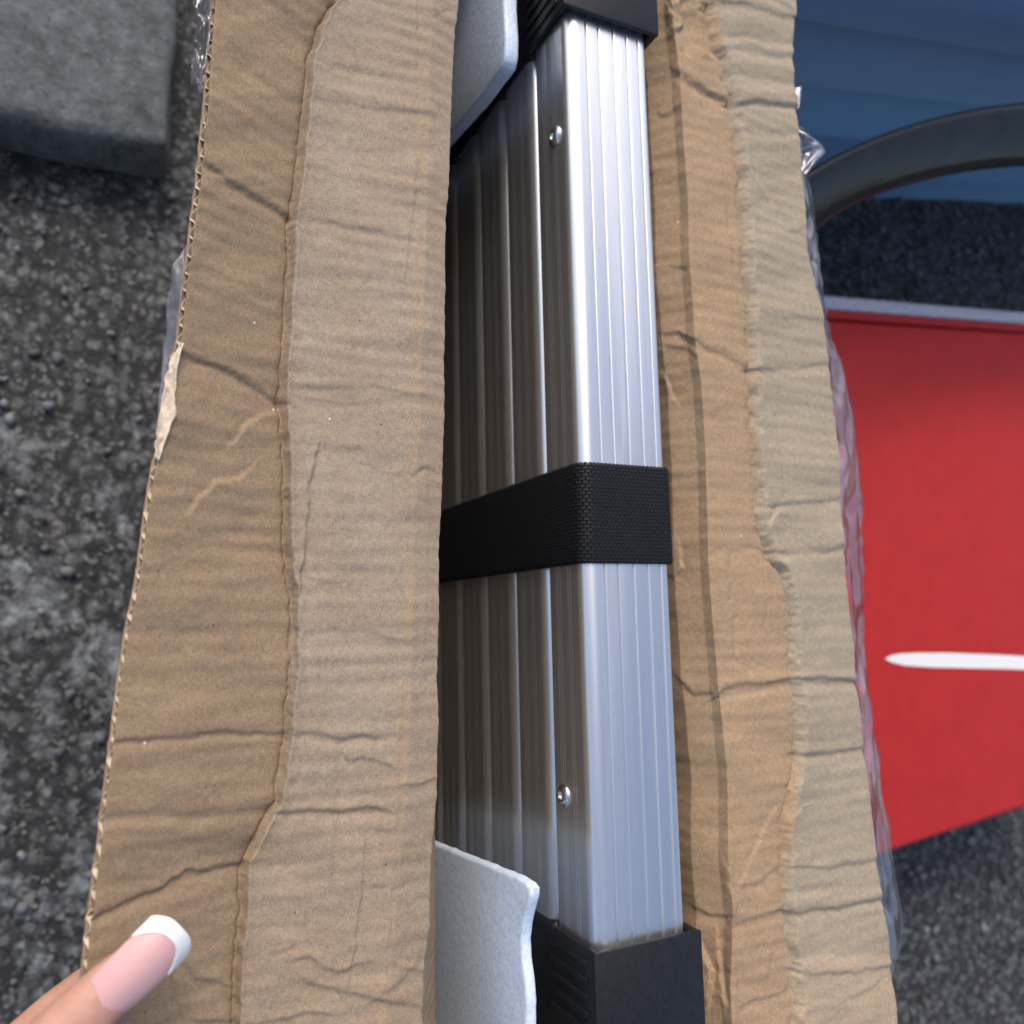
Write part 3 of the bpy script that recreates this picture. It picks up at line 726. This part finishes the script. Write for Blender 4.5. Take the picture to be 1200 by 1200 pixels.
# --- right side lines
F0c = [(790, -60), (787, 0), (790, 37), (797, 87), (800, 150), (806, 225), (808, 300), (815, 400), (822, 450), (827, 533), (830, 650), (833, 700), (842, 808), (852, 900), (854, 1012), (860, 1075), (856, 1158), (858, 1200), (862, 1300)]
F2 = [(828, -60), (832, 0), (832, 40), (845, 75), (857, 117), (863, 170), (868, 237), (872, 300), (877, 360), (878, 400), (879, 450), (880, 507), (884, 567), (890, 627), (900, 655), (915, 672), (922, 700), (929, 800), (933, 850), (932, 896), (917, 958), (917, 1058), (929, 1137), (931, 1200), (933, 1300)]
F3 = [(930, -60), (932, 0), (929, 75), (932, 125), (936, 160), (939, 200), (942, 240), (945, 295), (962, 363), (972, 433), (980, 500), (985, 583), (988, 640), (993, 697), (1002, 800), (1015, 900), (1027, 1008), (1042, 1100), (1050, 1187), (1056, 1300)]
fF1 = poly_world(F0c, ZF-.004); fF2 = poly_world(F2, ZF-.006); fF3 = poly_world(F3, ZF-.012)
F2b = [(p[0]+9, p[1]) for p in F2]
def wall_pt(dx, z):
    def g(Y):
        X, Z = fF1(Y); return X+dx, Z*0+z
    return g
cr = [
 (F2, 3.0, 9, 'l'), (F2, .6, 4, 'v'),
 ([(797, 87), (812, 95), (830, 108), (855, 117)], 1.8, 5, 'st'), ([(797, 90), (830, 111), (855, 119)], 1.0, 5, 'g'),
 ([(820, 110), (835, 155), (844, 190), (852, 237), (857, 300), (867, 360), (876, 395)], 1.1, 4, 's'),
 ([(857, 117), (872, 170), (880, 207), (892, 225), (904, 243)], 1.0, 5, 'st'),
 ([(838, 3), (870, 6), (900, 15), (925, 21)], 1.5, 6, 's'), ([(895, -4), (920, 8), (927, 18)], 1.0, 4, 's'),
 ([(835, 25), (880, 24), (928, 32)], .5, 8, 'b'), ([(840, 45), (880, 44), (928, 50)], .7, 5, 'g'), ([(845, 56), (880, 53), (928, 60)], .5, 5, 'b'),
 ([(845, 64), (890, 63), (928, 70)], .6, 5, 'g'), ([(850, 78), (890, 76), (928, 80)], .5, 6, 'b'), ([(850, 92), (890, 92), (928, 98)], .6, 5, 'g'), ([(850, 108), (928, 112)], .5, 6, 'b'),
 ([(857, 121), (890, 121), (932, 125)], 1.3, 5, 's'), ([(857, 123), (932, 127)], .9, 4, 'g'), ([(870, 155), (932, 158)], .5, 6, 'g'), ([(870, 170), (936, 168)], .35, 6, 'b'), ([(865, 205), (938, 200)], .3, 8, 'g'), ([(920, 273), (932, 270), (942, 266)], .8, 3, 'st'),
 ([(815, 400), (840, 412), (876, 430)], 1.2, 6, 's'), ([(815, 402), (876, 431)], .5, 6, 'g'),
 ([(880, 366), (920, 372), (962, 376)], .9, 5, 's'), ([(882, 433), (930, 434), (970, 426)], .9, 4, 's'), ([(882, 437), (970, 430)], .4, 5, 'g'),
 ([(883, 330), (950, 325)], .3, 9, 'g'), ([(885, 480), (975, 485)], .25, 10, 'g'),
 ([(882, 500), (898, 512), (908, 540), (915, 565)], .9, 6, 'st'), ([(905, 470), (910, 520), (913, 590)], .5, 7, 'st'),
 ([(890, 634), (900, 612), (912, 592)], 1.3, 4, 'st'), ([(905, 593), (940, 590), (988, 584)], .9, 4, 's'), ([(895, 597), (988, 588)], .3, 5, 'g'),
 ([(900, 645), (940, 650), (988, 640)], .9, 5, 's'), ([(902, 649), (988, 645)], .7, 5, 'g'), ([(905, 662), (985, 657)], .4, 6, 'b'),
 ([(832, 648), (860, 645), (890, 645)], .5, 6, 'g'), ([(857, 650), (858, 700)], .5, 4, 'g'), ([(862, 720), (864, 780)], .9, 3, 'gt'), ([(895, 700), (897, 735)], .8, 4, 'st'),
 ([(840, 815), (852, 806), (880, 800), (926, 797), (965, 794), (1000, 799)], 1.6, 4, 's'), ([(845, 818), (930, 802), (1000, 803)], .7, 6, 'g'),
 ([(935, 740), (990, 735)], .3, 8, 'g'), ([(938, 840), (1005, 835)], .3, 8, 'g'), ([(936, 884), (970, 884), (1013, 877)], 1.0, 5, 's'), ([(936, 888), (1013, 881)], .6, 6, 'g'),
 ([(920, 960), (935, 948), (945, 975), (950, 1015)], .9, 5, 'st'), ([(930, 1016), (970, 1017), (1028, 1006)], 1.2, 5, 's'), ([(925, 1043), (985, 1040), (1030, 1040)], .5, 7, 'g'),
 ([(918, 1068), (980, 1064), (1038, 1052)], 1.4, 5, 's'), ([(918, 1072), (1038, 1056)], .6, 6, 'g'), ([(925, 1100), (1035, 1095)], .35, 9, 'b'),
 ([(930, 1136), (980, 1140), (1045, 1132)], 1.3, 5, 's'), ([(990, 1172), (1020, 1158), (1045, 1140)], .8, 6, 'st'), ([(940, 1120), (1040, 1118)], .4, 6, 'g'),
 ([(858, 1038), (890, 1032), (915, 1018)], .8, 6, 'st'), ([(862, 1085), (880, 1075), (912, 1070)], .7, 6, 'st'), ([(860, 1050), (900, 960), (912, 940)], .6, 9, 'st'), ([(905, 1110), (900, 1150), (905, 1200)], .7, 5, 'st'), ([(862, 1180), (900, 1170), (928, 1160)], .9, 5, 'st'),
 # crumpled far corner
 ([(800, -20), (812, 10), (835, 20)], 3.0, 7, 'st'), ([(795, 0), (800, 30), (790, 40)], 2.5, 5, 'st'), ([(812, -10), (818, 30), (825, 50), (833, 70)], 2.2, 6, 'st'), ([(785, 10), (795, 25), (800, 60)], 2.2, 5, 'st'), ([(822, 0), (830, 30), (838, 60)], 1.5, 5, 'st'),
 # inner wall
 ([(770, 136), (785, 134), (799, 124)], 1.6, 3, 'st'), ([(775, 392), (795, 390), (813, 405)], 1.6, 4, 'st'), ([(776, 405), (800, 408), (818, 420)], 1.2, 5, 'st'), ([(790, 790), (812, 812), (838, 812)], 1.6, 4, 'st'), ([(795, 640), (800, 665), (790, 680)], 1.6, 4, 'st'), ([(812, 1060), (830, 1072), (855, 1072)], 1.5, 4, 'st'), ([(778, 440), (792, 470)], 1.4, 3, 'st'),
 ([(820, 1100), (835, 1140), (830, 1180)], 2.5, 6, 'st'), ([(840, 1090), (845, 1140), (850, 1180)], 2.0, 4, 'st'), ([(852, 1010), (862, 1060), (858, 1100), (868, 1180)], 1.2, 4, 'st'), ([(785, 313), (806, 312)], 1.0, 3, 'st'),
]
YrR = np.linspace(-.235, .40, 1050)
right, GRt = sheet('flap', [const(BX1-.001, .006), wall_pt(-.012, ZF-.045), wall_pt(-.0095, ZF-.020), wall_pt(-.0042, ZF-.0135), wall_pt(-.0012, ZF-.0095), fF1, fF2, fF3], [20, 40, 22, 14, 14, 80, 130], YrR, cr, tint_right, parent=box, edge=1, wash=.00008, rough=.0007)
right['label'] = 'right flap crossed by ridges, with shaded inner wall'
# end walls and floor of the box, just outside the picture, and near end of the right flap
mc_plain = simple('kraft_plain', (.42, .31, .20), .8, spec=.2, bscale=500, bdist=.0002, var=.1)
for nm, a in (('box_floor', (.115, .275, -.255, .415, .001, .005)), ('end_wall', (.12, .27, .405, .410, .005, .455)), ('end_wall', (.12, .27, -.25, -.245, .005, .455)),
              ('side_wall', (.1225, .1275, .345, .405, .005, .46)), ('side_wall', (.1225, .1275, -.245, -.185, .005, .46))):
    bm = bmesh.new(); box_bm(bm, *a, .0008, 1); keep(bm_obj(nm, bm, mc_plain), box)

# torn paper along the outer edge of the left flap
def ribbon(name, A, B, zA, zB, mat, parent, n=60, m=10, amp=.0012, seed=1, label=None, edge_rag=.0006):
    A = np.array(A, float); B = np.array(B, float); vn = VN(seed)
    tA = np.linspace(0, len(A)-1, n); tB = np.linspace(0, len(B)-1, n); V = []
    for i in range(n):
        a = [np.interp(tA[i], range(len(A)), A[:, c]) for c in (0, 1)]; b = [np.interp(tB[i], range(len(B)), B[:, c]) for c in (0, 1)]
        za = np.interp(tA[i], range(len(A)), np.broadcast_to(zA, len(A))); zb = np.interp(tB[i], range(len(B)), np.broadcast_to(zB, len(B)))
        Pa = U(a[0], a[1], za); Pb = U(b[0], b[1], zb)
        for j in range(m):
            t = j/(m-1); P = Pa*(1-t)+Pb*t
            w = float(vn(np.array(i*.16+3), np.array(j*.38+1))); w2 = float(vn(np.array(i*.33+40), np.array(j*.3+9)))
            P = P+np.array([edge_rag*(w2 if j in (0, m-1) else 0), 0, amp*(w+.35*w2)*math.sin(math.pi*min(1, .25+t*.75))]); V.append(P)
    o = mesh_obj(name, V, grid_faces(n, m)[:, ::-1], mat); s = o.modifiers.new('t', 'SOLIDIFY'); s.thickness = .0003 if mat is not MFILM else .0001; s.offset = 0
    keep(o, parent)
    if label: o['label'] = label
    return o
ribbon('torn_paper', [(211, 402), (199, 425), (193, 450), (188, 485), (183, 515), (181, 535)], [(214, 402), (207, 432), (206, 462), (205, 488), (196, 512), (186, 540)], .4895, .4925, MPAPER, box, n=70, m=9, amp=.0016, seed=5, label='pale strip of torn liner paper')
# second ply peeling out under the edge
ribbon('wrap_film', [(219, 286), (201, 310), (196, 350), (192, 410), (184, 480), (178, 560), (166, 640), (152, 720)], [(221, 296), (214, 330), (212, 370), (206, 412), (196, 480), (183, 560), (171, 640), (158, 720)], .484, .487, MFILM, box, n=80, m=8, amp=.0005, seed=6)
ribbon('wrap_film', [(230, -30), (226, 0), (229, 30), (228, 60), (224, 92), (230, 108)], [(250, -30), (247, 0), (246, 30), (242, 60), (238, 92), (236, 108)], .480, .488, MFILM, box, n=70, m=14, amp=.004, seed=7)
# clear film bunched along the right flap
ribbon('wrap_film', [(932, 195), (936, 260), (942, 320), (950, 380), (960, 430), (970, 500), (976, 580), (980, 640), (984, 700), (992, 800), (1005, 900), (1016, 990), (1030, 1080), (1040, 1150)],
       [(944, 195), (957, 260), (963, 330), (973, 390), (988, 430), (998, 480), (1006, 540), (1011, 600), (1012, 660), (1013, 740), (1018, 800), (1030, 890), (1045, 1000), (1060, 1090)], .452, .440, MFILM, box, n=220, m=16, amp=.0026, seed=8, edge_rag=.0022)
ribbon('wrap_film', [(934, 150), (937, 165), (938, 185), (940, 205)], [(938, 150), (962, 168), (968, 178), (944, 205)], .455, .452, MFILM, box, n=24, m=16, amp=.004, seed=9)
ribbon('wrap_film', [(931, 100), (932, 112), (933, 128)], [(940, 102), (939, 114), (935, 130)], .455, .455, MFILM, box, n=14, m=8, amp=.002, seed=10)

# ------------------------------------------------------------------ hand: thumb on the flap, fingers under it
def hand():
    zt = .505
    sk, nt, p = mat_new('skin'); co = coords(nt); f = noise(nt, co, 120, 4, .6); f2 = noise(nt, co, 1500, 3, .6)
    L(nt, mix(nt, ramp(nt, f, [(.3, 0), (.7, 1)]), (.46, .23, .17), (.58, .33, .25)), p.inputs['Base Color'])
    p.inputs['Roughness'].default_value = .5; p.inputs['Subsurface Weight'].default_value = .35; p.inputs['Subsurface Radius'].default_value = (.004, .0015, .0008); p.inputs['Subsurface Scale'].default_value = 1
    v = N(nt, 'ShaderNodeTexVoronoi'); v.inputs['Scale'].default_value = 900; L(nt, co, v.inputs['Vector'])
    L(nt, bump(nt, v.outputs['Distance'], .4, .0003, bump(nt, f2, .3, .0002)), p.inputs['Normal'])
    T = np.array(U(197, 1094, zt)); Bk = np.array(U(100, 1186, zt)); ax = _n(Bk-T)             # towards the knuckle
    up = np.array([0, 0, 1.]); sd_ = np.cross(up, ax)
    root = empty('person', tuple(U(-40, 1300, .0)), 'hand of a person with pink and white manicured thumbnail pressing the left flap', 'person')
    chain = []
    def add(pts): chain.append(pts)
    # thumb
    th = [(T+ax*.006, .0058), (T+ax*.016-up*.0005, .0085), (T+ax*.030+up*.0005, .0098), (T+ax*.043+up*.001, .0098), (T+ax*.062+up*.000, .0112), (T+ax*.085-up*.004, .0150), (T+ax*.108-up*.014, .020)]
    HS = 1 if proj(T+sd_*.02)[1] > proj(T)[1] else -1
    wrist = T+ax*.150-up*.035
    knuck = []
    for i, (off, ln) in enumerate(((-.030, .92), (-.010, 1.05), (.010, 1.0), (.030, .8))):
        k0 = wrist+sd_*off*.4; k1 = T+ax*.085+sd_*(off*.75)*HS+sd_*HS*.034-up*.055
        d = _n(-ax*.8-up*.12+sd_*off*1.0*HS); L1 = .036*ln
        k2 = k1+d*L1; k3 = k2+_n(-ax*.8+up*.30)*.024*ln; k4 = k3+_n(-ax*.6+up*.45)*.018*ln
        knuck.append([(k0, .016), (k1, .0115), (k2, .0088), (k3, .0080), (k4, .0066)])
    V = []; E = []; R = []
    V.append(wrist); R.append(.022)
    prev = 0
    for P, r in reversed(th):
        V.append(P); R.append(r); E.append((prev, len(V)-1)); prev = len(V)-1
    for f_ in knuck:
        prev = 0
        for P, r in f_[1:]:
            V.append(P); R.append(r); E.append((prev, len(V)-1)); prev = len(V)-1
    fore = wrist+ax*.10-up*.02; V.append(fore); R.append(.026); E.append((0, len(V)-1)); V.append(fore+ax*.12); R.append(.033); E.append((len(V)-2, len(V)-1))
    me = bpy.data.meshes.new('hand'); me.from_pydata([tuple(v) for v in V], E, []); me.update()
    o = bpy.data.objects.new('hand', me); COL.objects.link(o)
    m = o.modifiers.new('skin', 'SKIN'); m.use_smooth_shade = True; m.use_x_symmetry = False
    for i, s in enumerate(me.skin_vertices[0].data): s.radius = (R[i], R[i]*.9); s.use_root = (i == 0)
    sb = o.modifiers.new('sub', 'SUBSURF'); sb.levels = 3; sb.render_levels = 3
    me.materials.append(sk); keep(o, root)
    # nail: free edge beyond the fingertip, rounded square, arched across
    nlm, nt, p = mat_new('pink_nail'); p.inputs['Base Color'].default_value = (.66, .38, .37, 1); p.inputs['Roughness'].default_value = .2; p.inputs['Coat Weight'].default_value = .3; p.inputs['Subsurface Weight'].default_value = .2; p.inputs['Subsurface Radius'].default_value = (.002, .001, .001); p.inputs['Subsurface Scale'].default_value = 1
    whm, nt, p = mat_new('white_nail_tip'); p.inputs['Base Color'].default_value = (.80, .82, .82, 1); p.inputs['Roughness'].default_value = .15; p.inputs['Coat Weight'].default_value = 1
    LN, HW = .030, .0083
    nose = T-ax*.0046+up*.0068
    def pt(u, v, dz=0):
        # u across -1..1, v along 0 (free edge) .. LN
        x = u*HW*(1-.06*max(0, (v-.012)/.012)); end = .0042*(abs(u)**3.0)
        vv = end*(1-v/LN)+v*(1-.14*abs(u)**3*min(1, v/LN)**3)
        return nose+ax*vv+sd_*x+up*(-.0038*u*u+.0016*math.sin(min(1, v/LN)*2.6)-.0004+dz)
    nu, nv = 61, 121
    V = []; F = []; mi = []
    for j in range(nv):
        for i in range(nu): V.append(pt(-1+2*i/(nu-1), LN*j/(nv-1)))
    Fw = []; Fp = []
    for j in range(nv-1):
        for i in range(nu-1):
            u = -1+2*(i+.5)/(nu-1); v = LN*(j+.5)/(nv-1)+.0042*abs(u)**3*(1-(j+.5)/(nv-1))
            q = (j*nu+i, (j+1)*nu+i, (j+1)*nu+i+1, j*nu+i+1)
            smile = .0042+.0075*abs(u)**2.4
            (Fw if v < smile else Fp).append(q)
    for nm, FF, mm in (('nail_tip', Fw, whm), ('nail', Fp, nlm)):
        q = mesh_obj(nm, V, FF, mm); bmx = bmesh.new(); bmx.from_mesh(q.data); bmesh.ops.delete(bmx, geom=[v for v in bmx.verts if not v.link_faces], context='VERTS'); bmesh.ops.recalc_face_normals(bmx, faces=bmx.faces[:]); bmx.to_mesh(q.data); bmx.free()
        s = q.modifiers.new('t', 'SOLIDIFY'); s.thickness = .0008; s.offset = -1 if nm == 'nail' else 0; keep(q, root)
hand()
print('tris', sum(len(o.data.polygons)*2 for o in bpy.data.objects if o.type == 'MESH'))
